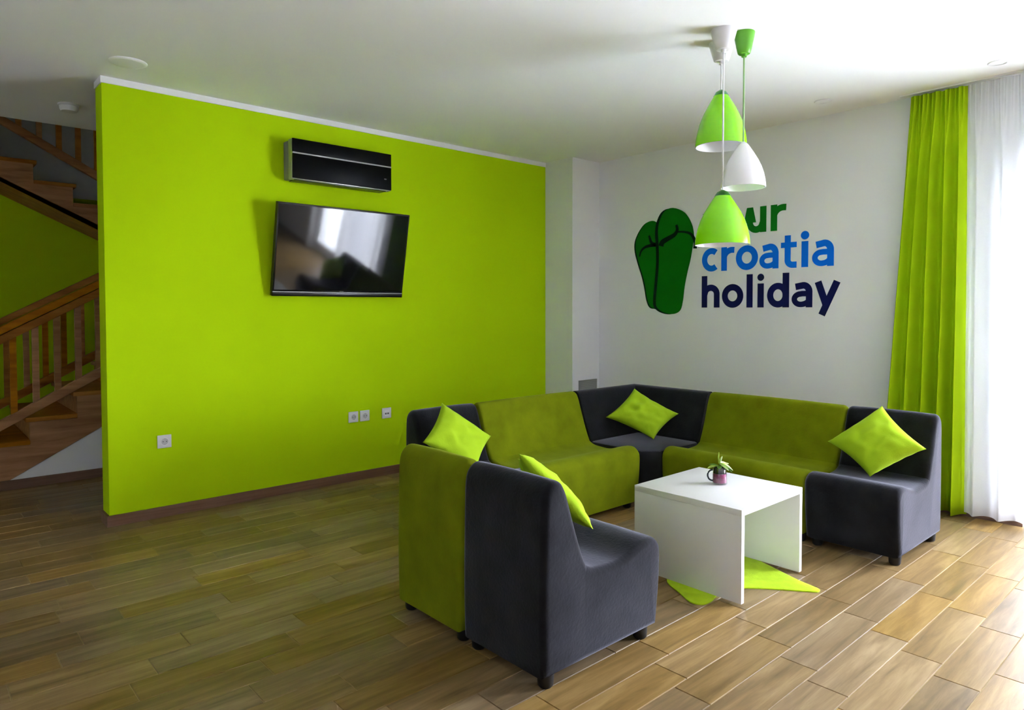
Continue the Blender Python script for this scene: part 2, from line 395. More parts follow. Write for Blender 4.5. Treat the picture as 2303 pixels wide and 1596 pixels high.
# upper flight, turning back over the lower one
UY0, UY1 = 2.42, 3.29
UX = lambda j: -3.598 + 0.28*j
UZ = lambda j: 2.473 - 0.162*j             # tread level left of UX(j)
sof = lambda x: 2.09 - 0.53*(x + 3.5)
pts = [(UX(-6)-0.28, UZ(-6))]
for j in range(-6, 6): pts += [(UX(j), UZ(j)), (UX(j), UZ(j+1))]
pts += [(UX(6), UZ(6)), (UX(6), max(1.42, sof(UX(6)))), (UX(-6)-0.28, sof(UX(-6)-0.28))]
B().prism(pts, XZ, UY0, UY0+0.045).build('stringer', m_stair, st)
B().prism([(UX(6), max(1.425, sof(UX(6)))+0.01), (UX(-6)-0.28, sof(UX(-6)-0.28)+0.01), (UX(-6)-0.28, sof(UX(-6)-0.28)+0.03), (UX(6), max(1.425, sof(UX(6)))+0.03)], XZ, UY0+0.046, UY1).build('soffit', m_stair, st)
for j in range(-6, 7):
    boxo('tread', m_stair, st, UX(j)-0.28, UX(j)+0.025, UY0-0.012, UY1, UZ(j), UZ(j)+0.032, bev=0.004)
    boxo('riser', m_stair, st, UX(j)-0.02, UX(j), UY0+0.046, UY1, UZ(j)-0.13, UZ(j)-0.001)
ubr = lambda x: 2.655 - 0.55*(x + 3.6)
uhr = lambda x: 3.24 - 0.55*(x + 3.6)
rail('bottom_rail', ubr, -5.2, -2.0, UY0+0.022, 0.05, 0.075, m_stair)
rail('handrail', uhr, -5.2, -2.0, UY0+0.022, 0.055, 0.07, m_stair)
for q in range(-8, 11):
    x = -3.55 + 0.14*q
    boxo('baluster', m_stair, st, x-0.02, x+0.02, UY0+0.006, UY0+0.038, ubr(x)+0.055, uhr(x)+0.03)
# wall under the lower flight
B().prism([(-4.02, 0.0), (-1.75, 0.0), (-1.75, lowz(-1.75)-0.003), (-4.0, max(0.001, lowz(-4.0)-0.003))], XZ, YN+0.008, YN+0.06).build('wall_under_stair', m_white, kind=S)
boxo('baseboard_stair', m_base, None, -4.2, -1.75, YN-0.014, YN-0.001, 0.0, 0.066, kind=S)

# ------------------------------------------------------------------ sofa modules
FD = 0.60     # foot to front
def catmull(P, n=4):
    out = []
    for i in range(len(P)-1):
        p0, p1, p2, p3 = P[max(i-1, 0)], P[i], P[i+1], P[min(i+2, len(P)-1)]
        for k in range(n):
            t = k/n
            out.append(tuple(0.5*((2*p1[c]) + (-p0[c]+p2[c])*t + (2*p0[c]-5*p1[c]+4*p2[c]-p3[c])*t*t + (-p0[c]+3*p1[c]-3*p2[c]+p3[c])*t**3) for c in (0, 1)))
    return out + [P[-1]]
back_curve = [(0.0, 0.046), (-0.004, 0.25), (0.0, 0.50), (0.004, 0.62), (0.018, 0.668), (0.05, 0.693), (0.085, 0.687), (0.108, 0.655), (0.128, 0.60), (0.162, 0.50), (0.193, 0.42), (0.215, 0.375)]
seat_curve = [(0.215, 0.375), (0.255, 0.357), (0.32, 0.350), (0.39, 0.349), (0.45, 0.362), (0.51, 0.382), (0.56, 0.392), (0.598, 0.386), (0.625, 0.362), (0.636, 0.325), (0.632, 0.22), (0.622, 0.13), (0.61, 0.046)]
bp = catmull(back_curve, 3); sp = catmull(seat_curve, 3)
PROF = bp + sp[1:] + [(0.40, 0.046), (0.195, 0.046)]
I_DIP, I_BOT = len(bp)-1, len(bp)+len(sp)-1+1
def inset(P, r):
    n = len(P); out = []
    for i in range(n):
        a = (Vector(P[(i+1) % n]) - Vector(P[i])).normalized(); c = (Vector(P[i]) - Vector(P[i-1])).normalized()
        n1, n2 = Vector((a.y, -a.x)), Vector((c.y, -c.x))
        out.append(Vector(P[i]) + (n1+n2)/max(0.4, 1+n1.dot(n2))*r)
    return out
def feet(root, pts):
    for x, y in pts:
        B().lathe([(0.021, 0.0), (0.027, 0.008), (0.030, 0.048)], x, y, 16).build('foot', m_foot, root, smooth=True)
def module(name, org, du, dw, w, m, label, group=None):
    """one upholstered seat: org is the back corner, du points to the front, dw along the back"""
    du, dw, org = Vector((*du, 0)), Vector((*dw, 0)), Vector((*org, 0))
    root = thing(name, org + du*0.32 + dw*w/2, label, 'sofa', group)
    r = 0.026; secs = []
    for k in range(5):
        th = PI/2*(1-k/4); secs.append((0.002 + r*(1-math.sin(th)), r*(1-math.cos(th))))
    secs.append((0.25*w, 0)); secs.append((0.5*w, 0)); secs.append((0.75*w, 0))
    secs += [(w-a, b) for a, b in secs[4::-1]]
    n = len(PROF); rings = []
    for ww, ins in secs:
        Q = inset(PROF, ins)
        # the cloth sits slightly fuller in the middle
        full_ = 1 + 0.006*math.sin(PI*ww/w)
        rings.append([org + du*(q.x) + dw*ww + Vector((0, 0, q.y*full_)) for q in Q])
    for part in ('backrest', 'seat'):
        b = B(); idx = {}
        def V(i, k):
            if (i, k) not in idx: idx[(i, k)] = b.bm.verts.new(rings[i][k])
            return idx[(i, k)]
        ks = list(range(0, I_DIP)) + [n-1] if part == 'backrest' else list(range(I_DIP, n-1))
        for i in range(len(rings)-1):
            for k in ks: b.bm.faces.new((V(i, k), V(i, (k+1) % n), V(i+1, (k+1) % n), V(i+1, k)))
        cap = list(range(0, I_DIP+1)) + [n-1] if part == 'backrest' else list(range(I_DIP, n))
        for i in (0, len(rings)-1): b.bm.faces.new([V(i, k) for k in cap])
        b.build(part, m, root, smooth=True, angle=50)
    P = lambda u, q: (org + du*u + dw*q)
    feet(root, [P(u, q).xy for u in (0.045, 0.555) for q in (0.045, w-0.045)])
    return root
GS = None
X1, Y1 = -0.262, -1.222        # back planes of the two rows
module('sofa_module', (-2.912, -2.945), (1, 0), (0, 1), 0.442, m_char, 'charcoal velour single sofa seat beside the white table with its back to the stairs')
module('sofa_module', (-2.912, -2.501), (1, 0), (0, 1), 0.448, m_olive, 'olive green velour single sofa seat joined to a charcoal seat, backs to the stairs')
module('sofa_module', (-2.335, Y1), (0, -1), (1, 0), 0.462, m_char, 'charcoal velour single sofa seat in the row along the green wall under a lime cushion')
module('sofa_module', (-1.871, Y1), (0, -1), (1, 0), 0.886, m_olive, 'wide olive green velour sofa seat facing away from the lime wall and television')
module('sofa_module', (X1, -1.938), (-1, 0), (0, -1), 0.912, m_olive, 'wide olive green velour sofa seat with its back to the lettered white wall')
module('sofa_module', (X1, -2.852), (-1, 0), (0, -1), 0.472, m_char, 'charcoal velour single sofa seat at the row end in front of the green curtain')
# corner piece: mitred back and a chamfered seat block
xa, yb = -0.983, -1.936
root = thing('corner_sofa_module', (-0.62, -1.58, 0), 'charcoal velour corner sofa seat joining the two olive green rows', 'sofa')
BP = bp + [(0.195, 0.046)]
b = B(); rings = []
for q in range(3):
    rings.append([b.bm.verts.new({0: (xa, Y1-u, z), 1: (X1-u, Y1-u, z), 2: (X1-u, yb, z)}[q]) for u, z in BP])
n = len(BP)
for i in range(2):
    for k in range(n): b.bm.faces.new((rings[i][k], rings[i][(k+1) % n], rings[i+1][(k+1) % n], rings[i+1][k]))
b.bm.faces.new(rings[0]); b.bm.faces.new(rings[2])
b.build('backrest', m_char, root, smooth=True, angle=50)
B().prism([(X1-0.18, Y1-0.18), (xa, Y1-0.18), (xa, Y1-0.632), (X1-0.632, yb), (X1-0.18, yb)], XY, 0.046, 0.366, bev=0.02).build('seat', m_char, root, smooth=True)
feet(root, [(X1-0.06, Y1-0.06), (xa+0.06, Y1-0.06), (X1-0.06, yb+0.06), (xa+0.07, Y1-0.58), (X1-0.58, yb+0.07)])

# ------------------------------------------------------------------ cushions
def cushion(T, R, Bt, L, th, label, seed, wr=0.007):
    T, R, Bt, L = (Vector(v) for v in (T, R, Bt, L)); n = 26
    c0 = (T+R+Bt+L)/4; nn = (R-L).cross(T-Bt).normalized()
    b = B(); grid = {}
    for side in (1, -1):
        for i in range(n+1):
            for j in range(n+1):
                s, t = i/n*2-1, j/n*2-1
                edge = (i in (0, n) or j in (0, n))
                if edge and side == -1: grid[(i, j, -1)] = grid[(i, j, 1)]; continue
                s2 = s*(1-0.10*(1-t*t)**1.0); t2 = t*(1-0.10*(1-s*s)**1.0)
                a, q = (s2+1)/2, (t2+1)/2
                p = (L*(1-a) + T*a)*q + (Bt*(1-a) + R*a)*(1-q)
                puff = (max(0, 1-s*s)*max(0, 1-t*t))**0.46
                wv = wr*noise.noise(Vector((s*3.1+seed, t*3.1, side*2.0)))*2
                # gathers running in from the corners
                cr = abs(s*t); wv += wr*0.9*math.sin((s-t)*26+seed)*cr*cr*(1-max(abs(s), abs(t)))*6
                p = p + nn*side*(th*puff + wv*puff)
                grid[(i, j, side)] = b.bm.verts.new(p)
    for side in (1, -1):
        for i in range(n):
            for j in range(n):
                f = [grid[(i, j, side)], grid[(i+1, j, side)], grid[(i+1, j+1, side)], grid[(i, j+1, side)]]
                b.bm.faces.new(f if side == 1 else f[::-1])
    o = b.build('cushion', m_lime, smooth=True, angle=100)
    return tag(o, label, 'cushion', 'lime scatter cushions on the sofa')
cushion((-0.44, -3.075, 0.728), (-0.565, -3.335, 0.545), (-0.70, -3.115, 0.385), (-0.575, -2.84, 0.515), 0.075, 'lime cushion on the charcoal end seat in front of the green curtain', 1.3)
cushion((-0.56, -1.468, 0.694), (-0.441, -1.759, 0.534), (-0.632, -1.690, 0.370), (-0.797, -1.403, 0.506), 0.068, 'lime cushion propped in the charcoal corner seat', 4.1, 0.012)
cushion((-2.22, -1.43, 0.743), (-1.975, -1.56, 0.545), (-2.20, -1.70, 0.385), (-2.44, -1.56, 0.57), 0.06, 'lime cushion on the charcoal seat nearest the wall sockets', 7.7)
cushion((-2.69, -2.575, 0.708), (-2.605, -2.88, 0.468), (-2.41, -2.65, 0.405), (-2.49, -2.35, 0.62), 0.05, 'lime cushion leaning on the charcoal seat back beside the white table', 9.2)

# ------------------------------------------------------------------ mat, table, posy
ctrl = [(-1.84, -2.66), (-1.90, -2.765), (-1.948, -2.855), (-1.930, -2.905), (-1.870, -2.912), (-1.80, -2.895), (-1.70, -2.905), (-1.63, -2.945), (-1.53, -3.06), (-1.455, -3.16), (-1.425, -3.177), (-1.400, -3.158), (-1.375, -3.06), (-1.32, -2.92), (-1.27, -2.80), (-1.17, -2.68), (-1.13, -2.62), (-1.17, -2.585), (-1.30, -2.585), (-1.42, -2.55), (-1.53, -2.44), (-1.60, -2.40), (-1.65, -2.44), (-1.70, -2.56)]
cc = ctrl + ctrl[:1]
ring = []
nC = len(ctrl)
for i in range(nC):
    p0, p1, p2, p3 = (ctrl[(i+d) % nC] for d in (-1, 0, 1, 2))
    for k in range(4):
        t_ = k/4
        ring.append(tuple(0.5*((2*p1[c]) + (-p0[c]+p2[c])*t_ + (2*p0[c]-5*p1[c]+4*p2[c]-p3[c])*t_*t_ + (-p0[c]+3*p1[c]-3*p2[c]+p3[c])*t_**3) for c in (0, 1)))
ins_ = [tuple(v) for v in inset(ring, 0.006)]
if abs(ins_[0][0]-sum(p[0] for p in ring)/len(ring)) > abs(ring[0][0]-sum(p[0] for p in ring)/len(ring)): ins_ = [tuple(v) for v in inset(ring, -0.006)]
b = B(); lo = [b.bm.verts.new((x, y, 0.0005)) for x, y in ring]; mi = [b.bm.verts.new((x, y, 0.005)) for x, y in ring]; hi = [b.bm.verts.new((x, y, 0.008)) for x, y in ins_]
n = len(ring)
for A_, B_ in ((lo, mi), (mi, hi)):
    for k in range(n): b.bm.faces.new((A_[k], A_[(k+1) % n], B_[(k+1) % n], B_[k]))
b.bm.faces.new(hi); b.bm.faces.new(lo[::-1])
tag(b.build('floor_mat', m_mat, smooth=True, angle=50), 'lime pointed splash-shaped felt mat lying under the white table', 'mat')
TX0, TX1, TY0, TY1, TZ0, TH = -1.822, -1.267, -3.022, -2.456, 0.008, 0.412
tb = thing('coffee_table', ((TX0+TX1)/2, (TY0+TY1)/2, TZ0), 'white cube coffee table of three boards, open on two sides, on the lime mat', 'table')
boxo('table_top', m_table, tb, TX0, TX1, TY0, TY1, TH-0.028, TH, bev=0.0015)
boxo('side_panel', m_table, tb, TX0, TX0+0.024, TY0, TY1, TZ0, TH-0.0282, bev=0.0015)
boxo('side_panel', m_table, tb, TX1-0.024, TX1, TY0, TY1, TZ0, TH-0.0282, bev=0.0015)
mx, my = -1.502, -2.722
mg = thing('glass_mug', (mx, my, TH), 'small glass mug with dark handle and pink purple filling on the white table', 'mug')
B().lathe([(0.030, TH), (0.036, TH+0.004), (0.034, TH+0.05), (0.030, TH+0.082), (0.0275, TH+0.082), (0.0315, TH+0.05), (0.0335, TH+0.008), (0.001, TH+0.006)], mx, my, 32).build('glass', m_mug, mg, smooth=True)
B().lathe([(0.031, TH+0.0085), (0.0328, TH+0.012), (0.0308, TH+0.052)], mx, my, 32).build('filling', m_pink, mg, smooth=True)
B().lathe([(0.0305, TH+0.053), (0.0278, TH+0.074), (0.014, TH+0.083)], mx, my, 32).build('moss', m_soil, mg, smooth=True)
rx, ry = Rv.x, Rv.y
hx, hy = -0.745, 0.667           # the handle points to the stairs
pts = [(mx+hx*(0.034+0.024*math.sin(a)), my+hy*(0.034+0.024*math.sin(a)), TH+0.043+0.026*math.cos(a)) for a in [PI*k/10 for k in range(11)]]
B().tube(pts, 0.0042, 8).build('handle', m_dkglass, mg, smooth=True)
po = thing('flower_posy', (mx, my, TH+0.078), 'pale green artificial flowers and leaves standing in the glass mug', 'flower')
def petal(name, base, tip, wd, m, droop=0.0, cup=0.3):
    base, tip = Vector(base), Vector(tip); d = tip-base; side = d.cross(Vector((0, 0, 1)))
    if side.length < 1e-5: side = Vector((1, 0, 0))
    side.normalize(); up = side.cross(d).normalized(); b = B(); rows = []
    for i in range(9):
        t = i/8; ww = wd*math.sin(PI*min(1, 0.06+t*0.94))**0.75
        p = base + d*t - Vector((0, 0, 1))*droop*t*t
        rows.append([b.bm.verts.new(p + side*ww*q*0.5 + up*cup*ww*(abs(q)**2-0.3)*0.5 + up*e) for e in (0.0, -0.0012) for q in (-1, -0.5, 0, 0.5, 1)])
    for A_, C_ in zip(rows, rows[1:]):
        for q in range(4):
            b.bm.faces.new((A_[q], A_[q+1], C_[q+1], C_[q])); b.bm.faces.new((A_[5+q+1], A_[5+q], C_[5+q], C_[5+q+1]))
        b.bm.faces.new((A_[0], C_[0], C_[5], A_[5])); b.bm.faces.new((A_[4], A_[9], C_[9], C_[4]))
    for rr_ in (rows[0], rows[-1]):
        for q in range(4): b.bm.faces.new((rr_[q], rr_[5+q], rr_[5+q+1], rr_[q+1]))
    return b.build(name, m, po, smooth=True, angle=70)
def off(r_, f_, z_): return (mx + rx*r_ + Fv.x*f_, my + ry*r_ + Fv.y*f_, TH + z_)
petal('petal', off(0.004, 0, 0.105), off(0.062, -0.01, 0.080), 0.044, m_petal, 0.012)
petal('petal', off(0.0, 0.005, 0.10), off(0.05, 0.02, 0.108), 0.040, m_petal, 0.015)
petal('petal', off(0.0, -0.004, 0.098), off(0.035, -0.028, 0.082), 0.030, m_petal, 0.01)
petal('petal', off(0.0, 0.0, 0.10), off(0.012, 0.0, 0.135), 0.022, m_petal, 0.0)
petal('leaf', off(-0.008, 0, 0.09), off(-0.062, -0.005, 0.088), 0.030, m_leaf2, 0.012)
petal('leaf', off(-0.005, 0.006, 0.088), off(-0.045, 0.03, 0.098), 0.022, m_leaf, 0.01)
petal('leaf', off(0.01, 0.01, 0.085), off(0.066, 0.028, 0.075), 0.024, m_leaf, 0.012)
petal('leaf', off(0.012, -0.004, 0.085), off(0.056, -0.016, 0.070), 0.026, m_leaf, 0.008)
petal('leaf', off(-0.004, -0.006, 0.088), off(-0.012, -0.036, 0.092), 0.024, m_leaf, 0.01)
B().tube([off(0, 0, 0.079), off(0.001, 0, 0.105)], 0.0035, 6).build('stem', m_leaf, po, smooth=True)
B().tube([off(-0.002, 0, 0.10), off(-0.006, 0, 0.13), off(-0.004, 0, 0.155)], 0.003, 6, rr=[0.004, 0.004, 0.0015]).build('bud', m_leaf2, po, smooth=True)

# ------------------------------------------------------------------ pendant lamps
def pendant(x, y, ztop, zbot, r, m_sh, m_rose, m_cord, rr, rh, label, cap):
    root = thing('pendant_lamp', (x, y, zbot), label, 'lamp')
    B().lathe([(rr*0.52, H-rh), (rr*0.60, H-rh+0.004), (rr*0.72, H-rh*0.72), (rr*0.92, H-rh*0.25), (rr, H-0.004), (rr, H)], x, y, 36).build('ceiling_rose', m_rose, root, smooth=True)
    B().tube([(x, y, H-rh-0.012), (x, y, ztop-0.01)], 0.0042, 10).build('cord', m_cord, root, smooth=True)
    B().lathe([(0.012, H-rh-0.014), (0.013, H-rh)], x, y, 16).build('cord_grip', m_rose, root, smooth=True)
    h = ztop - zbot
    prof = [(0.0, r), (0.06, r*0.995), (0.16, r*0.97), (0.30, r*0.91), (0.45, r*0.81), (0.60, r*0.67), (0.75, r*0.49), (0.86, r*0.345), (0.93, r*0.25), (0.97, r*0.185)]
    outer = [(q, zbot + t*h) for t, q in prof]
    sh = B()
    inner = [(q-0.004, zbot + t*h - 0.003) for t, q in prof]
    sh.lathe(outer + [(0.012, zbot+h*0.985), (0.012, zbot+h*0.965)] , x, y, 56, cap=False)
    shade = sh.build('shade', m_sh, root, smooth=True, angle=60)
    li = B(); li.lathe([(r, zbot), (r-0.004, zbot-0.0005)] + inner[1:] + [(0.012, zbot+h*0.95)], x, y, 56, cap=False)
    li.build('shade_lining', m_pwhite, shade, smooth=True, angle=60)
    if cap: B().lathe([(r*0.30, zbot+h*0.905), (r*0.262, zbot+h*0.935), (r*0.20, zbot+h*0.978), (r*0.11, ztop), (0.008, ztop+0.004)], x, y, 32).build('shade_cap', m_pcap, shade, smooth=True, angle=60)
    else: B().lathe([(r*0.19, zbot+h*0.972), (r*0.11, ztop-0.001), (0.008, ztop+0.003)], x, y, 32).build('shade_cap', m_sh, shade, smooth=True)
    B().lathe([(0.018, ztop-0.012), (0.018, ztop-0.07), (0.016, ztop-0.075)], x, y, 20).build('lamp_holder', m_plastic, root, smooth=True)
    B().lathe([(0.013, ztop-0.076), (0.014, ztop-0.09), (0.026, ztop-0.125), (0.027, ztop-0.145), (0.016, ztop-0.168), (0.002, ztop-0.173)], x, y, 24).build('bulb', m_pwhite, root, smooth=True)
pendant(-1.476, -2.712, 1.832, 1.572, 0.129, m_pgreen, m_plastic, m_plastic, 0.062, 0.092, 'green pendant lamp with white cord, lowest of the three hanging over the table', True)
pendant(-1.342, -2.619, 2.362, 2.082, 0.126, m_pgreen, m_plastic, m_plastic, 0.062, 0.092, 'green pendant lamp with white cord, highest of the three', True)
pendant(-1.373, -2.761, 2.072, 1.853, 0.106, m_pwhite, m_rosegreen, m_cordgreen, 0.050, 0.102, 'white pendant lamp with green cord and green ceiling rose', False)

# ------------------------------------------------------------------ ceiling fittings
tag(B().lathe([(0.070, H-0.009), (0.086, H-0.007), (0.092, H-0.003), (0.093, H)], -3.505, -0.34, 40).build('ceiling_cover', m_ceil, smooth=True), 'shallow round white cover plate on the ceiling by the free end of the green wall', 'cover plate')
sd = thing('smoke_detector', (-3.602, 0.772, H-0.05), 'small white round detector on the ceiling in front of the stairwell', 'smoke detector')
B().lathe([(0.058, H-0.012), (0.062, H-0.010), (0.062, H)], -3.602, 0.772, 32).build('base', m_plastic, sd, smooth=True)
B().lathe([(0.030, H-0.050), (0.046, H-0.046), (0.054, H-0.030), (0.055, H-0.013)], -3.602, 0.772, 32).build('dome', m_plastic, sd, smooth=True)
for (x, y, lb) in ((0.02, -2.53, 'flush round white ceiling disc close to the lettered wall'), (0.031, -3.478, 'flush round white ceiling disc in front of the sheer curtain')):
    r_ = thing('ceiling_disc', (x, y, H-0.006), lb, 'ceiling disc', 'flush discs in the ceiling along the wall')
    B().lathe([(0.036, H-0.006), (0.050, H-0.005), (0.054, H)], x, y, 32, cap=False).build('ring', m_trimw, r_, smooth=True)
    B().lathe([(0.001, H-0.003), (0.035, H-0.003), (0.036, H)], x, y, 32, cap=False).build('insert', m_ceil, r_, smooth=True)

# ------------------------------------------------------------------ things on the green wall
ac = thing('air_conditioner', (-2.117, 0, 2.13), 'black wall air conditioner with a silver line above the television', 'air conditioner')
AX0, AX1, AD = -2.498, -1.738, 0.152
boxo('housing', m_greyp, ac, AX0+0.004, AX1-0.004, -0.085, -0.0005, 2.136, 2.392, bev=0.006)
B().box(AX0, AX1, -AD+0.012, -0.0855, 2.130, 2.396, bev=0.004).build('front_frame', m_silver, ac, smooth=True)
zl = 2.396 - 0.262*0.36
boxo('upper_panel', m_black, ac, AX0+0.002, AX1-0.002, -AD, -AD+0.0115, zl+0.005, 2.396, bev=0.002)
boxo('lower_panel', m_black, ac, AX0+0.002, AX1-0.002, -AD, -AD+0.0115, 2.134, zl-0.005, bev=0.002)
boxo('trim_line', m_silver, ac, AX0+0.002, AX1-0.002, -AD-0.001, -AD+0.0115, zl-0.0045, zl+0.0045)
boxo('badge', m_greyp, ac, -1.80, -1.782, -AD-0.0008, -AD-0.0001, 2.206, 2.214)
boxo('louvre', m_bezel, ac, AX0+0.03, AX1-0.03, -0.12, -0.03, 2.126, 2.1355, bev=0.001)

TVx0, TVx1 = -2.608, -1.594
tv = thing('television', (-2.1, -0.1, 1.353), 'large flat black television on the lime wall tilted downwards', 'television')
ang = math.atan2(0.12, 0.612); ca, sa = math.cos(ang), math.sin(ang)
def tvp(x, h, d):          # h along the screen height, d out of the screen
    return (x, -0.052 - h*sa - d*ca, 1.352 + h*ca - d*sa)
def tvbox(name, m, par, x0, x1, h0, h1, d0, d1, bev=0.0):
    return B().prism([(x0, h0), (x1, h0), (x1, h1), (x0, h1)], lambda a, b, d: tvp(a, b, d), d0, d1, bev=bev).build(name, m, par, smooth=bool(bev))
TVH = 0.6235
tvbox('bezel', m_bezel, tv, TVx0, TVx1, 0.028, TVH, -0.035, 0.0, 0.003)
tvbox('screen', m_screen, tv, TVx0+0.012, TVx1-0.012, 0.044, TVH-0.012, 0.0004, 0.0015)
tvbox('lower_bar', m_bezel, tv, TVx0, TVx1, 0.0, 0.0275, -0.03, 0.004, 0.003)
tvbox('silver_strip', m_silver, tv, TVx0+0.004, TVx1-0.004, 0.0278, 0.0318, 0.0004, 0.003)
tvbox('badge', m_greyp, tv, -2.117, -2.085, 0.034, 0.040, 0.0004, 0.0012)
tvbox('back_shell', m_bezel, tv, TVx0+0.15, TVx1-0.15, 0.06, 0.44, -0.052, -0.0355, 0.006)
br = B(); br.box(-2.24, -1.96, -0.02, -0.0005, 1.50, 1.90); br.build('wall_bracket', m_greyp, tv)
for x in (-2.22, -1.98):
    B().poly([(x-0.01, -0.019, 1.52), (x+0.01, -0.019, 1.52), (x+0.01, -0.045, 1.54), (x-0.01, -0.045, 1.54), (x-0.01, -0.019, 1.86), (x+0.01, -0.019, 1.86), (x+0.01, -0.078, 1.76), (x-0.01, -0.078, 1.76)],
             [(0, 1, 2, 3), (4, 7, 6, 5), (0, 4, 5, 1), (1, 5, 6, 2), (2, 6, 7, 3), (3, 7, 4, 0)]).build('bracket_arm', m_greyp, tv)

def socket(xc, zc, label, kind):
    r_ = thing('wall_socket', (xc, 0, zc-0.04), label, 'socket')
    h = 0.0395
    boxo('plate', m_plastic, r_, xc-h, xc+h, -0.009, -0.0003, zc-h, zc+h, bev=0.003)
    ry_ = lambda prof, nm, m, z_=zc, x_=xc: None
    def disc(rad, d0, d1, nm, m, x_=xc, z_=zc):
        B().prism([(x_+rad*math.cos(2*PI*k/28), z_+rad*math.sin(2*PI*k/28)) for k in range(28)], XZ, d0, d1).build(nm, m, r_)
    if kind == 'schuko':
        B().prism([(xc+0.024*math.cos(2*PI*k/32), zc+0.024*math.sin(2*PI*k/32)) for k in range(32)], XZ, -0.0125, -0.0092).build('rim', m_trimw, r_)
        disc(0.020, -0.0132, -0.0126, 'well', mat_grey)
        for s in (-1, 1): disc(0.0028, -0.0138, -0.0133, 'pin_hole', m_bezel, xc+s*0.0095, zc)
        for s in (-1, 1): boxo('earth_clip', m_silver, r_, xc-0.0025, xc+0.0025, -0.0142, -0.0133, zc+s*0.0175-0.002, zc+s*0.0175+0.002)
    else:
        boxo('insert', m_trimw, r_, xc-0.024, xc+0.024, -0.0115, -0.0092, zc-0.024, zc+0.024, bev=0.001)
        for s in (-1, 1): boxo('port', m_greyp, r_, xc+s*0.010-0.007, xc+s*0.010+0.007, -0.0122, -0.0116, zc-0.010, zc+0.003)
mat_grey = mat('pale_grey_plastic', (0.52, 0.52, 0.55), 0.4, 0.5, 0.02)
socket(-3.267, 0.460, 'white single wall socket on its own near the free end of the green wall', 'schuko')
socket(-1.986, 0.4715, 'white wall socket, the one of the pair below the television farther from the data outlet', 'schuko')
socket(-1.892, 0.4715, 'white wall socket, the one of the pair closer to the data outlet', 'schuko')
socket(-1.705, 0.4725, 'white data outlet with two grey ports between the socket pair and the sofa', 'data')

# vent in the column
vt = thing('vent_grille', (0.20, -0.34, 0.44), 'grey slatted vent grille low on the white corner column behind the sofa', 'vent')
v = B(); v.box(0.082, 0.322, -0.350, -0.3405, 0.606, 0.617); v.box(0.082, 0.322, -0.350, -0.3405, 0.44, 0.451); v.box(0.082, 0.093, -0.350, -0.3405, 0.451, 0.606); v.box(0.311, 0.322, -0.350, -0.3405, 0.451, 0.606)
v.build('frame', m_vent, vt)
boxo('backing', m_greyp, vt, 0.093, 0.311, -0.342, -0.3405, 0.451, 0.606)
for q in range(10):
    z = 0.459 + q*0.0155
    B().poly([(0.094, -0.349, z-0.004), (0.310, -0.349, z-0.004), (0.310, -0.3425, z+0.006), (0.094, -0.3425, z+0.006), (0.094, -0.348, z-0.002), (0.310, -0.348, z-0.002), (0.310, -0.3425, z+0.008), (0.094, -0.3425, z+0.008)],
             [(0, 1, 2, 3), (7, 6, 5, 4), (0, 4, 5, 1), (1, 5, 6, 2), (2, 6, 7, 3), (3, 7, 4, 0)]).build('slat', m_vent, vt)

# ------------------------------------------------------------------ wall lettering (cut vinyl on the right wall)
def ribbon(b, pts, t, x1=XL-0.0004, th=0.0016, closed=False):
    """stroke of width t along pts (s, z); s runs to the right on the wall (-y)"""
    b.k = getattr(b, 'k', -1)+1; th += 0.0004*b.k
    P = [Vector(p) for p in pts]; n = len(P); Lr, Rr = [], []
    for i in range(n):
        if closed: d0 = P[i]-P[i-1]; d1 = P[(i+1) % n]-P[i]
        else: d0 = P[i]-P[max(i-1, 0)] if i else P[1]-P[0]; d1 = P[min(i+1, n-1)]-P[i] if i < n-1 else P[n-1]-P[n-2]
        d0, d1 = d0.normalized(), d1.normalized(); d = (d0+d1).normalized()
        nn = Vector((-d.y, d.x)); k = 1/max(0.5, d.dot(d1))
        Lr.append(P[i]+nn*t/2*k); Rr.append(P[i]-nn*t/2*k)
    f = lambda q, x: b.bm.verts.new((x, -q.x, q.y))
    A_ = [[f(q, x1-th) for q in Lr], [f(q, x1-th) for q in Rr], [f(q, x1) for q in Lr], [f(q, x1) for q in Rr]]
    rng_ = range(n) if closed else range(n-1)
    for i in rng_:
        j = (i+1) % n
        b.bm.faces.new((A_[0][i], A_[0][j], A_[1][j], A_[1][i])); b.bm.faces.new((A_[2][i], A_[3][i], A_[3][j], A_[2][j]))
        b.bm.faces.new((A_[0][i], A_[2][i], A_[2][j], A_[0][j])); b.bm.faces.new((A_[1][i], A_[1][j], A_[3][j], A_[3][i]))
    if not closed:
        for i in (0, n-1): b.bm.faces.new((A_[0][i], A_[1][i], A_[3][i], A_[2][i]))
def arc(cx, cy, rx_, ry_, a0, a1, n=20): return [(cx+rx_*math.cos(math.radians(a0+(a1-a0)*k/n)), cy+ry_*math.sin(math.radians(a0+(a1-a0)*k/n))) for k in range(n+1)]
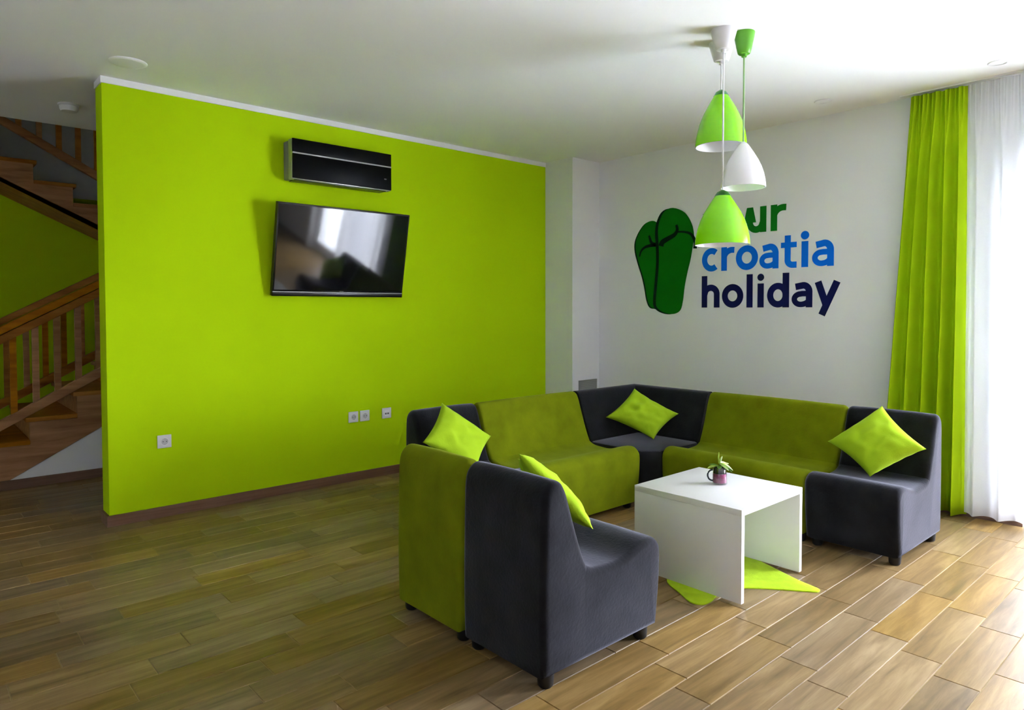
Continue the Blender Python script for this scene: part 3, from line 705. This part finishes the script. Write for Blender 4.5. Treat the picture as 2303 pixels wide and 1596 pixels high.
def glyph(ch, l, r, z, xh, asc, m, parent, t=0.046):
    b = B(); w = r-l; h = t/2; cx = (l+r)/2
    if ch == 'o': ribbon(b, arc(cx, z+xh/2, w/2-h, xh/2-h*0.92, 0, 360, 40)[:-1], t, closed=True)
    elif ch == 'c':
        ribbon(b, arc(l+w*0.60, z+xh/2, w*0.60-h, xh/2-h*0.92, 52, 308, 30), t*0.96)
    elif ch == 'r':
        ribbon(b, [(l+h, z), (l+h, z+xh)], t); ribbon(b, [(l+h, z+xh*0.52)] + arc(l+h+w*0.60, z+xh*0.52, w*0.60, xh*0.48-h, 165, 82, 10) + [(r, z+xh-h*1.05)], t*0.94)
    elif ch == 'a':
        ribbon(b, [(r-h, z), (r-h, z+xh*0.60)] + arc(r-h-w*0.27, z+xh*0.62, w*0.27, xh*0.38-h*0.9, 0, 105, 12) + [(l+w*0.19, z+xh*0.82)], t*0.94)
        bw = (w-h)*0.5
        ribbon(b, [(r-h, z+xh*0.545), (l+w*0.52, z+xh*0.545)] + arc(l+w*0.43, z+xh*0.325, w*0.43-h*0.85, xh*0.325-h*0.85, 95, 270, 16) + arc(l+w*0.43, z+xh*0.325+0.0, w*0.40, xh*0.325-h*0.85, 275, 330, 6), t*0.80)
    elif ch == 't':
        ribbon(b, [(l+w*0.42, z+asc), (l+w*0.42, z+xh*0.30)] + arc(l+w*0.42+w*0.30, z+xh*0.30, w*0.30, xh*0.30-h*0.85, 190, 270, 8) + [(r-0.004, z+h*0.85)], t*0.92)
        ribbon(b, [(l, z+xh-h*0.75), (r-0.004, z+xh-h*0.75)], t*0.80)
    elif ch == 'i':
        ribbon(b, [(cx, z), (cx, z+xh)], t); ribbon(b, arc(cx, z+asc-w*0.46, w*0.24, w*0.24, 0, 360, 24)[:-1], w*0.46, closed=True)
        b.prism(arc(cx, z+asc-w*0.46, w*0.14, w*0.14, 0, 360, 20)[:-1], lambda a, q, d: (d, -a, q), XL-0.0031, XL-0.0004)
    elif ch == 'l': ribbon(b, [(cx, z), (cx, z+asc)], t)
    elif ch == 'h':
        ribbon(b, [(l+h, z), (l+h, z+asc)], t)
        ribbon(b, [(l+h, z+xh*0.55)] + arc(cx+0.002, z+xh*0.60, w/2-h-0.002, xh*0.40-h*0.9, 150, 0, 14) + [(r-h, z)], t)
    elif ch == 'n': pass
    elif ch == 'u':
        ribbon(b, [(l+h, z+xh), (l+h, z+xh*0.40)] + arc(cx-0.002, z+xh*0.40, w/2-h-0.002, xh*0.40-h*0.9, 180, 330, 14) + [(r-h, z+xh*0.42)], t); ribbon(b, [(r-h, z), (r-h, z+xh)], t)
    elif ch == 'd':
        ribbon(b, [(r-h, z), (r-h, z+asc)], t); ribbon(b, arc(l+w*0.50, z+xh/2, w*0.50-h, xh/2-h*0.92, 0, 360, 36)[:-1], t*0.95, closed=True)
    elif ch == 'y':
        dz = 0.053*xh/0.178; jx, jz = l+w*0.47, z+xh*0.04
        ribbon(b, [(l+h, z+xh), (jx, jz)], t*0.96); ribbon(b, [(r-h, z+xh), (l+w*0.29, z-dz)], t*0.96)
    o = b.build('letter', m, parent); return o
lt = thing('wall_lettering', (XL, -1.95, 1.218), 'cut lettering reading your croatia holiday in green, blue and navy on the white wall', 'lettering')
zb = 1.270
for ch, l, r in (('h', 1.424, 1.585), ('o', 1.606, 1.788), ('l', 1.816, 1.864), ('i', 1.901, 1.958), ('d', 1.980, 2.150), ('a', 2.168, 2.322), ('y', 2.334, 2.516)): glyph(ch, l, r, zb, 0.180, 0.252, m_navy, lt, 0.050)
zb = 1.557
for ch, l, r in (('c', 1.424, 1.570), ('r', 1.598, 1.710), ('o', 1.724, 1.906), ('a', 1.916, 2.069), ('t', 2.085, 2.207), ('i', 2.231, 2.295), ('a', 2.314, 2.468)): glyph(ch, l, r, zb, 0.184, 0.256 if ch == 'i' else 0.235, m_blue, lt, 0.049)
zb = 1.833
for ch, l, r in (('y', 1.428, 1.606), ('o', 1.612, 1.794), ('u', 1.813, 1.970), ('r', 2.004, 2.122)): glyph(ch, l, r, zb, 0.192, 0.256, m_ygreen, lt, 0.050)

em = thing('flip_flop_emblem', (XL, -1.06, 1.217), 'dark green pair of flip-flops cut out on the white wall beside the lettering', 'emblem')
front = [(-1.148, 2.099), (-1.261, 2.05), (-1.328, 1.954), (-1.352, 1.854), (-1.339, 1.758), (-1.32, 1.661), (-1.293, 1.564), (-1.265, 1.442), (-1.251, 1.335), (-1.227, 1.252), (-1.168, 1.219), (-1.088, 1.223), (-1.016, 1.252), (-0.98, 1.303), (-0.99, 1.44), (-1.004, 1.576), (-1.009, 1.703), (-1.003, 1.831), (-0.997, 1.917), (-1.012, 2.0), (-1.063, 2.079)]
back = [(-0.935, 2.012), (-0.866, 1.997), (-0.802, 1.933), (-0.759, 1.849), (-0.759, 1.762), (-0.792, 1.655), (-0.836, 1.54), (-0.863, 1.443), (-0.885, 1.339), (-0.917, 1.278), (-0.965, 1.265), (-0.99, 1.286), (-1.0, 1.491), (-1.008, 1.916), (-0.987, 1.985)]
def closed_curve(P, n=4):
    out = []; m_ = len(P)
    for i in range(m_):
        p0, p1, p2, p3 = (P[(i+d) % m_] for d in (-1, 0, 1, 2))
        for k in range(n):
            t_ = k/n
            out.append(tuple(0.5*((2*p1[c]) + (-p0[c]+p2[c])*t_ + (2*p0[c]-5*p1[c]+4*p2[c]-p3[c])*t_*t_ + (-p0[c]+3*p1[c]-3*p2[c]+p3[c])*t_**3) for c in (0, 1)))
    return out
WYZ = lambda a, b_, d: (d, a, b_)
def slab(name, P, m, layer): return B().prism(P, WYZ, XL-0.0004-0.0011*layer, XL-0.0004-0.0011*(layer-1)-0.00005).build(name, m, em)
cb = closed_curve(back); cf = closed_curve(front)
slab('back_sole_edge', [(y+0.010, z-0.004) for y, z in cb], m_strap, 1)
slab('back_sole', [(y-0.004, z+0.0) for y, z in cb], m_dkgreen, 2)
slab('front_sole_edge', [(y+0.030, z-0.003) for y, z in cf], m_strap, 3)
slab('front_sole', cf, m_dkgreen, 4)
def strap(P, w0, w1, layer):
    b = B(); pts = catmull([(-y, z) for y, z in P], 5); n_ = len(pts)
    P2 = [Vector(p) for p in pts]; Lr, Rr = [], []
    for i in range(n_):
        d = (P2[min(i+1, n_-1)]-P2[max(i-1, 0)]).normalized(); nn = Vector((-d.y, d.x)); q = w0+(w1-w0)*i/(n_-1)
        Lr.append(P2[i]+nn*q/2); Rr.append(P2[i]-nn*q/2)
    poly = [(-p.x, p.y) for p in Lr] + [(-p.x, p.y) for p in Rr[::-1]]
    slab('strap', poly, m_strap, layer)
strap([(-1.182, 1.955), (-1.192, 1.915), (-1.166, 1.876), (-1.10, 1.848), (-1.044, 1.822), (-1.030, 1.79)], 0.022, 0.052, 5)
strap([(-1.186, 1.897), (-1.262, 1.890), (-1.325, 1.866), (-1.362, 1.805), (-1.362, 1.748)], 0.012, 0.034, 5)
strap([(-0.904, 1.89), (-0.93, 1.825), (-0.975, 1.805)], 0.018, 0.036, 2.9)
strap([(-0.975, 1.805), (-0.878, 1.797), (-0.824, 1.766), (-0.803, 1.715)], 0.030, 0.012, 2.9)

# ------------------------------------------------------------------ curtains
def curtain(name, m, yA0, yB0, yA1, yB1, xc, ztop, zbot, nf_top, folds, amp, label, seed, flare=1.0, thick=0.0):
    """gathered cloth: tight pleats under the heading tape opening into few wide folds"""
    rng2 = random.Random(seed); n, mz = folds*26, 46
    ph = [0.0]
    for k in range(folds): ph.append(ph[-1] + 0.7 + 0.6*rng2.random())
    ph = [p/ph[-1] for p in ph]
    am = [0.75+0.5*rng2.random() for k in range(folds+1)]
    def fold(s):
        for k in range(folds):
            if s <= ph[k+1] or k == folds-1:
                t = (s-ph[k])/(ph[k+1]-ph[k]); return math.cos(2*PI*t)*(am[k]*(1-t)+am[k+1]*t), math.sin(2*PI*t)
    b = B(); rows = []
    for j in range(mz+1):
        zf = (j/mz)**1.6; z = ztop + (zbot-ztop)*zf; dz = ztop - z; row = []
        g = smoothstep(0.0, 0.55, dz); g0 = 1-smoothstep(0.05, 0.40, dz)
        e = smoothstep(0, ztop-zbot, dz)**0.8
        for i in range(n+1):
            s = i/n; fc, fs = fold(s)
            ya = yA0 + (yA1-yA0)*(dz/(ztop-zbot)); yb_ = yB0 + (yB1-yB0)*(dz/(ztop-zbot))
            wob = 0.010*math.sin(5*s+dz*1.7+seed)*g
            y = ya + (yb_-ya)*s + fs*0.010*g*(yb_-ya)/abs(yb_-ya) + wob*math.sin(PI*s)
            x = xc + amp*fc*(0.35+0.65*g)*(0.6+0.4*e) + 0.013*g0*math.cos(2*PI*nf_top*s) + 0.004*noise.noise(Vector((s*12, z*1.5, seed)))
            row.append(b.bm.verts.new((x, y, z + (0.004*math.cos(2*PI*nf_top*s) if j == 0 else 0))))
        rows.append(row)
    for A_, C_ in zip(rows, rows[1:]):
        for i in range(n): b.bm.faces.new((A_[i], A_[i+1], C_[i+1], C_[i]))
    o = b.build(name, m, smooth=True, angle=180)
    if thick:
        md = o.modifiers.new('thickness', 'SOLIDIFY'); md.thickness = thick; md.offset = 0
    return tag(o, label, 'curtain')
curtain('curtain', m_curt, -2.955, -3.262, -2.79, -3.282, 0.283, 2.582, 0.014, 13, 5, 0.050, 'lime green pleated curtain beside the lettered wall', 5, thick=0.002)
curtain('sheer_curtain', m_sheer, -3.262, -4.62, -3.275, -4.66, 0.285, 2.583, 0.030, 44, 11, 0.040, 'long white sheer curtain over the glazed door beside the green curtain', 11)
tr = thing('curtain_track', (0.287, -4.0, 2.590), 'thin white ceiling curtain track above the green and sheer curtains', 'curtain rail')
boxo('rail', m_trimw, tr, 0.265, 0.310, -6.2, -2.90, 2.591, 2.5995)
